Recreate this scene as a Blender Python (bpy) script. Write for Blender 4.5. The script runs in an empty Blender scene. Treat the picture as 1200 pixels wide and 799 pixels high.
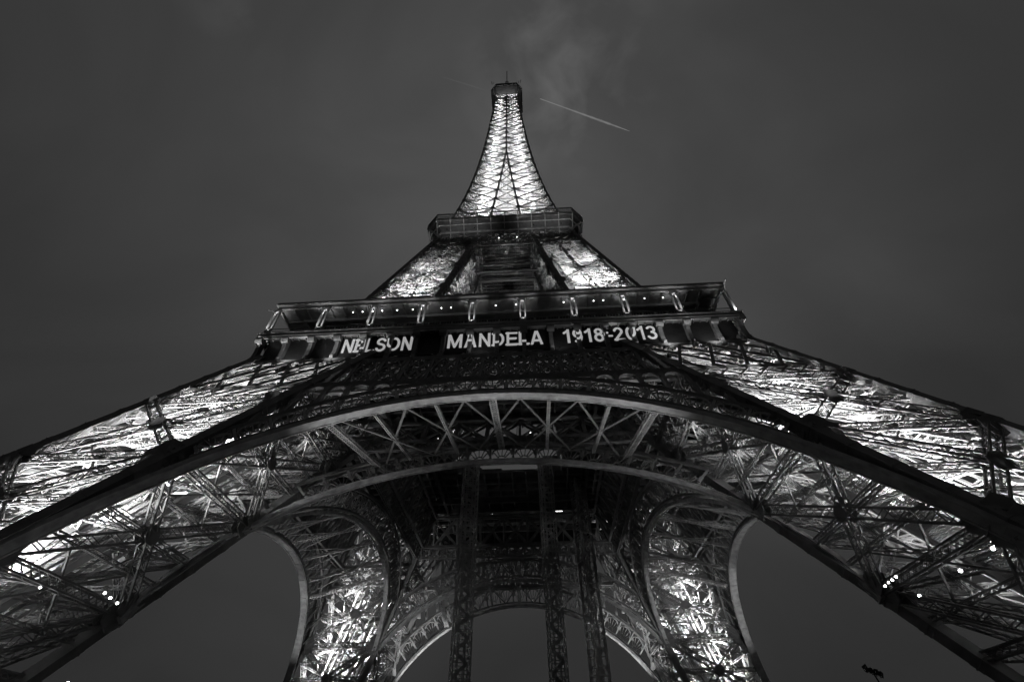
import bpy, math, random
import numpy as np
rng = np.random.default_rng(7); random.seed(7)
R = math.radians
S = bpy.context.scene
COL = S.collection

# ------------------------------------------------------------------ camera
cd = bpy.data.cameras.new("camera"); cam = bpy.data.objects.new("camera", cd); COL.objects.link(cam)
CP = np.array([4.326, -84.348, 1.6]); YAW, PITCH, ROLL, FPX = -0.0427, 0.7841, -0.0148, 538.165
from mathutils import Matrix, Vector
c_, s_ = math.cos(YAW), math.sin(YAW)
fwd = np.array([s_*math.cos(PITCH), c_*math.cos(PITCH), math.sin(PITCH)])
rt = np.array([c_, -s_, 0.]); up_ = np.cross(rt, fwd)
r2 = rt*math.cos(ROLL) + up_*math.sin(ROLL); u2 = -rt*math.sin(ROLL) + up_*math.cos(ROLL)
cam.matrix_world = Matrix(((r2[0], u2[0], -fwd[0], CP[0]), (r2[1], u2[1], -fwd[1], CP[1]), (r2[2], u2[2], -fwd[2], CP[2]), (0, 0, 0, 1)))
cd.sensor_width = 36; cd.sensor_fit = 'HORIZONTAL'; cd.lens = FPX/1200*36
cd.clip_start = 0.5; cd.clip_end = 30000
S.camera = cam

# ------------------------------------------------------------------ sky at dusk (monochrome)
wd = bpy.data.worlds.new("World"); S.world = wd; wd.use_nodes = True
nt = wd.node_tree; nt.nodes.clear(); N = nt.nodes.new; L = nt.links.new
out = N('ShaderNodeOutputWorld'); bg = N('ShaderNodeBackground'); L(bg.outputs[0], out.inputs[0])
sky = N('ShaderNodeTexSky'); sky.sky_type = 'NISHITA'; sky.sun_disc = False
sky.sun_elevation = R(2); sky.sun_rotation = R(200); sky.air_density = 1.0
bw = N('ShaderNodeRGBToBW'); L(sky.outputs[0], bw.inputs[0])
tc = N('ShaderNodeTexCoord')
mp = N('ShaderNodeMapping'); mp.inputs['Scale'].default_value = (1.5, 2.2, 2.2); L(tc.outputs['Generated'], mp.inputs[0])
n1 = N('ShaderNodeTexNoise'); n1.inputs['Scale'].default_value = 1.3; n1.inputs['Detail'].default_value = 5; n1.inputs['Roughness'].default_value = .45; n1.inputs['Distortion'].default_value = .6
L(mp.outputs[0], n1.inputs[0])
r1 = N('ShaderNodeMapRange'); r1.inputs[1].default_value = .3; r1.inputs[2].default_value = .75; r1.inputs[3].default_value = .80; r1.inputs[4].default_value = 1.22
L(n1.outputs['Fac'], r1.inputs[0])
# thin wisps of cloud drifting above the summit
def vm(op, a, b=None):
    n = N('ShaderNodeVectorMath'); n.operation = op
    for k, q in enumerate((a, b)):
        if q is None: continue
        if isinstance(q, tuple): n.inputs[k].default_value = q
        else: L(q, n.inputs[k])
    return n
def mm(op, a, b=None, c=None):
    n = N('ShaderNodeMath'); n.operation = op
    for k, q in enumerate((a, b, c)):
        if q is None: continue
        if isinstance(q, (int, float)): n.inputs[k].default_value = q
        else: L(q, n.inputs[k])
    return n.outputs[0]
nrm = vm('NORMALIZE', tc.outputs['Generated']).outputs[0]
def dirpix(u, v):
    d = fwd + r2*(u-600)/FPX - u2*(v-399.5)/FPX
    return d/np.linalg.norm(d)
def blob(u, v, rad):
    d = vm('DISTANCE', nrm, tuple(dirpix(u, v))).outputs['Value']
    t = mm('DIVIDE', d, rad); t = mm('SUBTRACT', 1.0, t); t = mm('MAXIMUM', t, 0.0)
    return mm('SMOOTH_MIN', t, 1.0, .1)
n2 = N('ShaderNodeTexNoise'); n2.inputs['Scale'].default_value = 9; n2.inputs['Detail'].default_value = 6; n2.inputs['Distortion'].default_value = .35
L(nrm, n2.inputs[0])
wis = N('ShaderNodeMapRange'); wis.inputs[1].default_value = .44; wis.inputs[2].default_value = .75; L(n2.outputs['Fac'], wis.inputs[0])
w1 = mm('MULTIPLY', mm('MULTIPLY', blob(655, 85, .20), wis.outputs[0]), 1.6)
w2 = mm('MULTIPLY', blob(285, 10, .10), mm('MULTIPLY', wis.outputs[0], .55))
w3 = mm('MULTIPLY', blob(600, 250, .98), 1.05)      # lens corner falloff painted into the sky, lightest around the summit
w4 = mm('MULTIPLY', blob(700, 250, .30), mm('MULTIPLY', wis.outputs[0], .12))
tot = mm('ADD', mm('ADD', w1, w2), mm('ADD', w3, w4))
bwm = mm('MINIMUM', mm('MULTIPLY', bw.outputs[0], 0.02), 0.02)
base = mm('ADD', bwm, 0.46)
sk = mm('MULTIPLY', mm('MULTIPLY', base, r1.outputs[0]), mm('ADD', tot, .49))
L(sk, bg.inputs['Color']); bg.inputs['Strength'].default_value = 0.115

S.view_settings.view_transform = 'Standard'; S.view_settings.look = 'None'
S.view_settings.gamma = 1; S.view_settings.exposure = 0; S.view_settings.use_curve_mapping = False
S.cycles.use_denoising = True
S.cycles.max_bounces = 5; S.cycles.diffuse_bounces = 2; S.cycles.glossy_bounces = 2; S.cycles.transparent_max_bounces = 8
S.cycles.sample_clamp_indirect = 3

# ------------------------------------------------------------------ materials
def material(name, col, rough=.6, metal=0.0, var=.25, scale=1.5, bump=.0, emit=None, estr=1.0, spec=.35):
    m = bpy.data.materials.new(name); m.use_nodes = True; t = m.node_tree; b = t.nodes['Principled BSDF']
    b.inputs['Roughness'].default_value = rough; b.inputs['Metallic'].default_value = metal
    b.inputs['Specular IOR Level'].default_value = spec
    g = t.nodes.new('ShaderNodeNewGeometry')
    n = t.nodes.new('ShaderNodeTexNoise'); n.inputs['Scale'].default_value = scale; n.inputs['Detail'].default_value = 6
    t.links.new(g.outputs['Position'], n.inputs['Vector'])
    r = t.nodes.new('ShaderNodeMapRange'); r.inputs[1].default_value = .3; r.inputs[2].default_value = .7
    r.inputs[3].default_value = col*(1-var); r.inputs[4].default_value = col*(1+var)
    t.links.new(n.outputs['Fac'], r.inputs[0]); t.links.new(r.outputs[0], b.inputs['Base Color'])
    if bump:
        bp = t.nodes.new('ShaderNodeBump'); bp.inputs['Strength'].default_value = bump; bp.inputs['Distance'].default_value = .05
        t.links.new(n.outputs['Fac'], bp.inputs['Height']); t.links.new(bp.outputs[0], b.inputs['Normal'])
    if emit is not None:
        b.inputs['Emission Color'].default_value = (emit, emit, emit, 1); b.inputs['Emission Strength'].default_value = estr
    return m
M = dict(
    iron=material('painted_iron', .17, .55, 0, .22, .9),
    deck=material('deck_plate', .09, .7, 0, .3, .7),
    lit_tone=material('iron_lit_tone', .34, .5, 0, .34, 1.1),  # same paint as iron, lightened on parts meant to look lit
    track=material('track_steel', .42, .4, .2, .3, .5),
    glass=material('dark_glazing', .03, .15, 0, .2, 1, spec=.5),
    stone=material('footing_stone', .32, .85, 0, .3, .8, .4),
    ground=material('esplanade_ground', .10, .9, 0, .35, .4, .3),
    scaf=material('galvanised_tube', .36, .5, .3, .25, .9),
    black=material('black_housing', .03, .5, 0, .2, 2),
    lamp=material('lit_lens', .8, .4, 0, 0, 1, emit=1, estr=22),
    bulb=material('lit_bulb', .8, .4, 0, 0, 1, emit=1, estr=9),
    letter=material('projected_light', .7, .5, 0, .05, 1, emit=1, estr=.33),  # projected light put in as emission
)

# ------------------------------------------------------------------ mesh builder: thousands of straight bars as one mesh
class Bars:
    def __init__(s): s.P = []; s.Q = []; s.W = []; s.H = []; s.U = []; s.xv = []; s.xf = []; s.nx = 0
    def add(s, p, q, w, h=None, up=(0, 0, 1)):
        p = np.atleast_2d(np.asarray(p, float)); q = np.atleast_2d(np.asarray(q, float)); n = len(p)
        if n == 0: return
        h = w if h is None else h
        s.P.append(p); s.Q.append(q); s.W.append(np.full(n, w) if np.isscalar(w) else np.asarray(w)); s.H.append(np.full(n, h) if np.isscalar(h) else np.asarray(h))
        s.U.append(np.broadcast_to(np.asarray(up, float), (n, 3)))
    def poly(s, pts, w, h=None, up=(0, 0, 1)):
        pts = np.asarray(pts, float); s.add(pts[:-1], pts[1:], w, h, up)
    def raw(s, verts, faces):
        o = s.nx; s.xv.append(np.asarray(verts, float)); s.xf += [tuple(i+o for i in f) for f in faces]; s.nx += len(verts)
    def sweep(s, pts, w, h, ups):
        pts = np.asarray(pts, float); n = len(pts); U = np.broadcast_to(np.asarray(ups, float), (n, 3))
        D = np.gradient(pts, axis=0); D /= np.linalg.norm(D, axis=1)[:, None]
        sd = np.cross(D, U); sd /= np.linalg.norm(sd, axis=1)[:, None]; uu = np.cross(sd, D); a = sd*w/2; b = uu*h/2
        v = np.stack([pts-a-b, pts+a-b, pts+a+b, pts-a+b], 1).reshape(-1, 3)
        f = [(i*4+j, i*4+(j+1) % 4, (i+1)*4+(j+1) % 4, (i+1)*4+j) for i in range(n-1) for j in range(4)] + [(3, 2, 1, 0), (4*n-4, 4*n-3, 4*n-2, 4*n-1)]
        s.raw(v, f)
    def box(s, lo, hi):
        (a, b, c), (d, e, f) = lo, hi
        s.raw([(a,b,c),(d,b,c),(d,e,c),(a,e,c),(a,b,f),(d,b,f),(d,e,f),(a,e,f)], [(0,3,2,1),(4,5,6,7),(0,1,5,4),(1,2,6,5),(2,3,7,6),(3,0,4,7)])
    def prism(s, prof, p0, ax, ay, az, t):     # closed 2-D outline in (ax, ay), thickness t along az
        p0, ax, ay, az = [np.asarray(q, float) for q in (p0, ax, ay, az)]; n = len(prof)
        v = [p0 + ax*a + ay*b - az*t/2 for a, b in prof] + [p0 + ax*a + ay*b + az*t/2 for a, b in prof]
        s.raw(v, [tuple(range(n))[::-1], tuple(range(n, 2*n))] + [(i, (i+1) % n, n+(i+1) % n, n+i) for i in range(n)])
    def build(s, name, mat, parent=None, rot=0, loc=(0, 0, 0)):
        V = np.zeros((0, 3)); F = np.zeros((0, 4), int)
        if s.P:
            p = np.vstack(s.P); q = np.vstack(s.Q); w = np.concatenate(s.W)/2; h = np.concatenate(s.H)/2; u = np.vstack(s.U)
            n = len(p); d = q-p; ln = np.linalg.norm(d, axis=1); ok = ln > 1e-6
            p, q, w, h, u, d, ln = p[ok], q[ok], w[ok], h[ok], u[ok], d[ok], ln[ok]; n = len(p)
            d = d/ln[:, None]
            par = np.abs((d*u).sum(1)) > .98*np.linalg.norm(u, axis=1)
            u = np.where(par[:, None], np.array([1., .13, 0]), u)
            sd = np.cross(d, u); sd /= np.linalg.norm(sd, axis=1)[:, None]; uu = np.cross(sd, d)
            j = rng.normal(0, .003, (n, 2)); w = w+rng.uniform(-.002, .002, n); h = h+rng.uniform(-.002, .002, n)
            off = sd*j[:, :1] + uu*j[:, 1:]; p = p+off; q = q+off
            a = sd*w[:, None]; b = uu*h[:, None]
            V = np.stack([p-a-b, p+a-b, p+a+b, p-a+b, q-a-b, q+a-b, q+a+b, q-a+b], 1).reshape(-1, 3)
            f = np.array([(0,1,5,4),(1,2,6,5),(2,3,7,6),(3,0,4,7),(0,3,2,1),(4,5,6,7)])
            F = (f[None] + (np.arange(n)*8)[:, None, None]).reshape(-1, 4)
        me = bpy.data.meshes.new(name)
        nv = len(V); XV = np.vstack(s.xv) if s.xv else np.zeros((0, 3)); V = np.vstack([V, XV])
        sizes = [4]*len(F) + [len(f) for f in s.xf]
        idx = np.concatenate([F.ravel()] + [np.array(f)+nv for f in s.xf]) if (len(F) or s.xf) else np.zeros(0, int)
        me.vertices.add(len(V)); me.vertices.foreach_set('co', V.astype(np.float32).ravel())
        me.loops.add(len(idx)); me.loops.foreach_set('vertex_index', idx.astype(np.int32))
        st = np.concatenate([[0], np.cumsum(sizes)[:-1]]).astype(np.int32)
        me.polygons.add(len(sizes)); me.polygons.foreach_set('loop_start', st)
        me.update(calc_edges=True); me.shade_flat(); me.materials.append(mat)
        o = bpy.data.objects.new(name, me); COL.objects.link(o)
        if parent is not None: o.parent = parent
        o.rotation_euler.z = rot; o.location = loc
        return o

def lattice(B, A, C, w, d, nrm, ch=.12, lace=.06, pitch=None, sides=4, cross=False):
    """riveted lattice girder from A to C: four corner angles laced with zigzag flats. nrm = normal of its wide face"""
    A = np.asarray(A, float); C = np.asarray(C, float); D = C-A; Ln = np.linalg.norm(D); D = D/Ln
    n = np.asarray(nrm, float); n = n - D*(n@D); n /= np.linalg.norm(n); s = np.cross(D, n)
    k = max(2, int(round(Ln/(pitch or w)))); t = np.linspace(0, Ln, k+1)
    for a in (-1, 1):
        for b in (-1, 1):
            o = s*(a*(w-ch)/2) + n*(b*(d-ch)/2); B.add(A+o, C+o, ch, ch, n)
    T = A + D*t[:, None]; sg = np.where(np.arange(k+1) % 2 == 0, 1, -1)[:, None]
    for b in (-1, 1):
        Z = T + n*(b*(d-ch*.6)/2) + s*sg*((w-ch)/2); B.add(Z[:-1], Z[1:], lace, lace*.5, n)
        if cross:
            Z = T + n*(b*(d-ch*.6)/2) - s*sg*((w-ch)/2); B.add(Z[:-1], Z[1:], lace, lace*.45, n)
    if sides == 4:
        for a in (-1, 1):
            Z = T + s*(a*(w-ch*.6)/2) + n*sg*((d-ch)/2); B.add(Z[:-1], Z[1:], lace, lace*.5, s)

def tag(o, label=None, cat=None, group=None, kind=None):
    if label: o['label'] = label
    if cat: o['category'] = cat
    if group: o['group'] = group
    if kind: o['kind'] = kind
    return o
def empty(name, loc=(0, 0, 0), parent=None):
    o = bpy.data.objects.new(name, None); COL.objects.link(o); o.location = loc; o.empty_display_size = 1
    if parent is not None: o.parent = parent
    return o
def copy_tree(o, parent=None):
    c = o.copy(); COL.objects.link(c)
    if parent is not None: c.parent = parent
    for ch in list(o.children): copy_tree(ch, c)
    return c
def quad_copies(o, parent):                    # a part of one side, repeated on the three other sides
    res = [o]
    for k in (1, 2, 3):
        c = copy_tree(o, parent); c.rotation_euler.z = k*math.pi/2; res.append(c)
    return res

# ------------------------------------------------------------------ ground
g = Bars(); g.raw([(-9000, -9000, 0), (9000, -9000, 0), (9000, 9000, 0), (-9000, 9000, 0)], [(0, 1, 2, 3)])
tag(g.build('ground', M['ground']), kind='structure')

tower = empty('iron_tower')
tag(tower, 'giant floodlit iron lattice tower on four splayed legs joined by arches', 'tower')

# ------------------------------------------------------------------ profiles (half widths, metres)
SH = (59.12-32.57)/55; SI = (43.7-15.28)/55
def H(z): return 59.12 - SH*z
def I(z): return 43.7 - SI*z
def H2(z): return 31.35 - .2530*(z-54)*1.0 if z < 108 else 17.69 - .2*(z-108)
def I2(z): return 15.6 - .158*(z-54)

class Leg:
    def __init__(s, Ho, Ii): s.Ho, s.Ii = Ho, Ii
    def c(s, i, z):
        h, k = s.Ho(z), s.Ii(z)
        return np.array([(-h, -h, z), (-k, -h, z), (-k, -k, z), (-h, -k, z)][i % 4], float)
    def at(s, fx, fy, z):     # 0..1 across the leg
        h, k = s.Ho(z), s.Ii(z); return np.array([-h+(h-k)*fx, -h+(h-k)*fy, z])
FN = [np.array(n, float) for n in ((0, -1, 0), (1, 0, 0), (0, 1, 0), (-1, 0, 0))]

# ================================================================== lower piers
pier = Leg(H, I)
def gusset(B, P, n, r=.85, t=.16, k=8):
    n = np.asarray(n, float); n /= np.linalg.norm(n); a = np.cross(n, (0, 0, 1)); a /= np.linalg.norm(a); b = np.cross(a, n)
    pr = [(r*math.cos(2*math.pi*(i+.5)/k), r*math.sin(2*math.pi*(i+.5)/k)) for i in range(k)]
    B.prism(pr, P, a, b, n, t)

def chord(B, f, z0, z1, w, seg=2.7, rib=True):
    n = max(1, int(round((z1-z0)/seg))); zs = np.linspace(z0, z1, n+1); P = np.array([f(z) for z in zs])
    B.sweep(P, w, w*.98, (0, 1, 0))
    if rib:                                    # splice plates and stiffeners give the box girder its stepped edge
        for a, b in zip(P[:-1], P[1:]):
            d = (b-a); m = a+d*.5; B.add(m-d*.14, m+d*.14, w*1.05, w*1.04, (0, 1, 0)); B.add(m-d*.015, m+d*.015, w*1.16, w*1.14, (0, 1, 0))

BELT = [3.6, 14.8, 25.6, 36.2]
def inner_bracing(B, leg, levels, sc=1.0, seed=1, dens=1):
    rg = np.random.default_rng(seed)
    for z in levels:                           # horizontal diaphragms
        for i in range(4):
            pass
        c = [leg.c(i, z) for i in range(4)]; m = [(c[i]+c[(i+1) % 4])/2 for i in range(4)]
        for a, b in ((c[0], c[2]), (c[1], c[3])): lattice(B, a, b, .6*sc, .5*sc, (0, 0, 1), .11*sc, .06*sc, .8*sc)
        for i in range(4): lattice(B, m[i], m[(i+1) % 4], .45*sc, .4*sc, (0, 0, 1), .10*sc, .05*sc, .7*sc)
    for za, zb in zip(levels[:-1], levels[1:]):
        # inclined struts from the diaphragm centres up to the corners, and slender ties
        ca = leg.at(.5, .5, za)
        for i in range(4):
            if rg.random() < .8: lattice(B, ca, leg.c(i, zb), .42*sc, .36*sc, FN[i], .10*sc, .05*sc, .7*sc)
        m0 = [(leg.c(i, za)+leg.c((i+1) % 4, za))/2 for i in range(4)]; m1 = [(leg.c(i, zb)+leg.c((i+1) % 4, zb))/2 for i in range(4)]
        for i in range(4):
            for f in ((.5,) if zb-za < 6.5 else (.33, .66)):
                zz = za+(zb-za)*f; A, C = leg.c(i, zz), leg.c((i+1) % 4, zz); A, C = A*.97+leg.at(.5, .5, zz)*.03, C*.97+leg.at(.5, .5, zz)*.03
                lattice(B, A, C, .42*sc, .3*sc, FN[i], .075*sc, .045*sc, .55*sc)
        for k in range(int(2*dens)):
            p = leg.at(rg.uniform(.08, .92), rg.uniform(.08, .92), za+rg.uniform(0, .4)*(zb-za)); q = leg.at(rg.uniform(.08, .92), rg.uniform(.08, .92), zb-rg.uniform(0, .4)*(zb-za))
            B.add(p, q, .16*sc, .16*sc)

def make_leg(name, leg, belts, mids, zb, zt, sc, parent, diag=(1.15, .9), chw=1.1, dens=1, top_only=False):
    B = Bars()
    lv = sorted(set(list(belts) + list(mids)))
    inner_bracing(B, leg, lv, sc, 3, dens)
    root = B.build(name, M['iron'], parent)
    for i in range(4):
        b = Bars(); chord(b, lambda z: leg.c(i, z), zb, zt, chw, 2.7*sc)
        b.build('corner_girder', M['iron'], root)
    for i in range(4):
        for za, z2 in zip(belts[:-1], belts[1:]):
            b = Bars(); j = (i+1) % 4
            a0, a1, b0, b1 = leg.c(i, za), leg.c(i, z2), leg.c(j, za), leg.c(j, z2)
            n = FN[i]; e = n*.12*sc
            lattice(b, a0, b1, diag[0]*sc, diag[1]*sc, n, .17*sc, .085*sc, 1.0*sc, 4, False)
            lattice(b, b0+e, a1+e, diag[0]*sc, diag[1]*sc, n, .17*sc, .085*sc, 1.0*sc, 4, False)
            # where the diagonals cross
            w0 = np.linalg.norm(b0-a0); w1 = np.linalg.norm(b1-a1); t = w0/(w0+w1); X = a0+(b1-a0)*t
            gw = .95*sc if sc > .9 else .5; gusset(b, X+n*.55*sc, n, gw, .15); gusset(b, X-n*.55*sc, n, gw, .15)
            for P in (a0, a1, b0, b1): gusset(b, P+(X-P)*.10+n*.4*sc, n, (1.3 if sc > .9 else .8)*sc, .14, 6); gusset(b, P+(X-P)*.10-n*.4*sc, n, (1.3 if sc > .9 else .8)*sc, .14, 6)
            zm = X[2]; L0, L1 = leg.c(i, zm), leg.c(j, zm)
            lattice(b, L0-n*.25*sc, L1-n*.25*sc, .75*sc, .6*sc, n, .12*sc, .065*sc, .8*sc)
            # secondary struts that halve the diagonals
            for P, Q in ((a0, b0), (a1, b1)):
                mid = (P+Q)/2; q1 = P+(X-P)*.5; q2 = Q+(X-Q)*.5
                b.add(q1-n*.3, mid-n*.3, .16*sc, .16*sc, n); b.add(q2-n*.3, mid-n*.3, .16*sc, .16*sc, n)
            b.build('cross_brace', M['iron'], root)
        for z in belts:
            b = Bars(); j = (i+1) % 4; A, C = leg.c(i, z), leg.c(j, z)
            lattice(b, A, C, 1.0*sc, .8*sc, FN[i], .15*sc, .07*sc, .95*sc, 4, True); b.build('belt_girder', M['iron'], root)
    return root

p0 = make_leg('pier', pier, BELT, [9.3, 20.3, 30.8, 41.0], 2.0, 49.0, 1.0, tower)
# lattice work across the outer faces between the top belt and the gallery brackets
for i in (0, 3, 1, 2):
    b = Bars(); j = (i+1) % 4; n = FN[i]
    for (za, zb, cells, wd_) in ((36.9, 39.3, 7, .22), (39.3, 47.2, 4, .42)):
        A = lambda z, t: pier.c(i, z)*(1-t)+pier.c(j, z)*t
        for k in range(-3, cells+3):
            for sgn in (1, -1):
                t0, t1 = (k)/cells, (k+1.5*sgn if wd_ < .3 else k+1.6*sgn)/cells
                # clip to the panel
                z0, z1 = za, zb
                pts = []
                for t in np.linspace(0, 1, 25):
                    tt = t0+(t1-t0)*t
                    if -1e-6 <= tt <= 1+1e-6: pts.append(A(za+(zb-za)*t, tt))
                if len(pts) > 1: b.add(pts[0]+n*(.1*sgn), pts[-1]+n*(.1*sgn), wd_, wd_*.5, n)
        b.add(A(zb, 0), A(zb, 1), .5, .5, n)
        lattice(b, A((za+zb)/2, 0)-n*.9, A((za+zb)/2, 1)-n*.9, .8, .5, n, .12, .06, .8)
        for q in (.25, .5, .75): b.add(A(za, q)-n*.8, A(zb, q)-n*.8, .2, .2, n)
    b.build('lattice_web', M['iron'], p0)

# inclined lift track, machinery screens, stairs and pipes that climb inside each pier
b = Bars()
for fx, fy in ((.36, .36), (.64, .36), (.36, .64), (.64, .64)):
    P = np.array([pier.at(fx, fy, z) for z in np.linspace(1, 52, 20)]); b.poly(P, .34, .9, (1, 1, 1))
for z in np.arange(2, 52, 1.5):
    q = [pier.at(fx, fy, z) for fx, fy in ((.36, .36), (.64, .36), (.64, .64), (.36, .64))]
    lattice(b, q[0], q[1], .34, .3, (0, 0, 1), .09, .05, .5); lattice(b, q[3], q[2], .34, .3, (0, 0, 1), .09, .05, .5)
    if int(z*10) % 2 == 0: b.add(q[0], q[3], .12); b.add(q[1], q[2], .12)
for fx, fy in ((.2, .5), (.8, .5), (.5, .2), (.5, .82), (.27, .27), (.73, .73)):
    P = np.array([pier.at(fx, fy, z) for z in np.linspace(1, 50, 14)]); b.poly(P, .26, .26)
b.build('lift_track', M['track'], p0)
for z0, z1, fa, fb, fy in ((13.5, 25, .30, .70, .52), (27.5, 38, .34, .66, .5), (8, 13, .34, .66, .52)):
    b = Bars(); P = [pier.at(fa, fy, z0), pier.at(fb, fy, z0), pier.at(fb, fy, z1), pier.at(fa, fy, z1)]
    for t in np.linspace(0, 1, 60): A = P[0]+(P[3]-P[0])*t; C = P[1]+(P[2]-P[1])*t; b.add(A, C, .10, .06, (0, 1, 0))
    for f in np.linspace(0, 1, 6): b.add(P[0]+(P[1]-P[0])*f, P[3]+(P[2]-P[3])*f, .12, .22, (0, 1, 0))
    b.build('track_bed', M['track'], p0)
for (fa, fb, z0, z1) in ((.36, .64, 4, 8), (.40, .62, 16, 19.5), (.40, .62, 31, 33.5)):
    b = Bars(); P = [pier.at(fa, .66, z0), pier.at(fb, .66, z0), pier.at(fb, .66, z1), pier.at(fa, .66, z1)]
    for t in np.linspace(0, 1, 26): b.add(P[0]+(P[3]-P[0])*t, P[1]+(P[2]-P[1])*t, .05, .07, (0, 1, 0)); b.add(P[0]+(P[1]-P[0])*t, P[3]+(P[2]-P[3])*t, .05, .04, (0, 1, 0))
    for a, c in zip(P, P[1:]+P[:1]): b.add(a, c, .16)
    b.build('machinery_screen', M['track'], p0)
b = Bars(); z = 2.0; fl = 0
while z < 48:
    for (fx0, fy0, fx1, fy1) in (((.08, .14, .08, .46) if fl % 2 == 0 else (.08, .46, .08, .14)),):
        A = pier.at(fx0, fy0, z); C = pier.at(fx1, fy1, z+1.9); w = pier.at(fx0+.07, fy0, z)-A
        b.add(A, C, .08, .3); b.add(A+w, C+w, .08, .3); b.add(A+[0, 0, 1], C+[0, 0, 1], .05); b.add(A+w+[0, 0, 1], C+w+[0, 0, 1], .05)
        T = np.linspace(0, 1, 10)[:, None]; Q = A+(C-A)*T; b.add(Q, Q+w, .26, .04); b.add(Q, Q+[0, 0, 1.], .035)
        e0 = C; b.add(e0, e0+w, .9, .08)
    z += 1.9; fl += 1
b.build('staircase', M['iron'], p0)
# broad knee plates where belts meet the outer corner, on the inside
for z in BELT[1:]:
    for (i, fx, fy) in ((0, 1, 1), (1, -1, 1), (3, 1, -1)):
        P = pier.c(i, z); n = np.array([fy, -fx, 0])/1.414
        dx = np.array([fx, fy, 0])/1.414
        pr = [(.2, .2), (3.0, .2), (2.7, -.35), (1.5, -.8), (.75, -1.6), (.4, -3.0), (-.5, -3.0)]
        b = Bars(); b.prism(pr, P, dx, (0, 0, 1), n, .5); b.build('knee_plate', M['lit_tone'], p0)
b = Bars()
for i in range(4):
    P = pier.c(i, 0); b.raw([(P[0]-3, P[1]-3, 0.004), (P[0]+3, P[1]-3, .004), (P[0]+3, P[1]+3, .004), (P[0]-3, P[1]+3, .004),
        (P[0]-1.2, P[1]-1.2, 2.4), (P[0]+1.6, P[1]-1.2, 2.4), (P[0]+1.6, P[1]+1.6, 2.4), (P[0]-1.2, P[1]+1.6, 2.4)], [(0,3,2,1),(4,5,6,7),(0,1,5,4),(1,2,6,5),(2,3,7,6),(3,0,4,7)])
b.build('masonry_footing', M['stone'], p0)
quad_copies(p0, tower)

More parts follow.
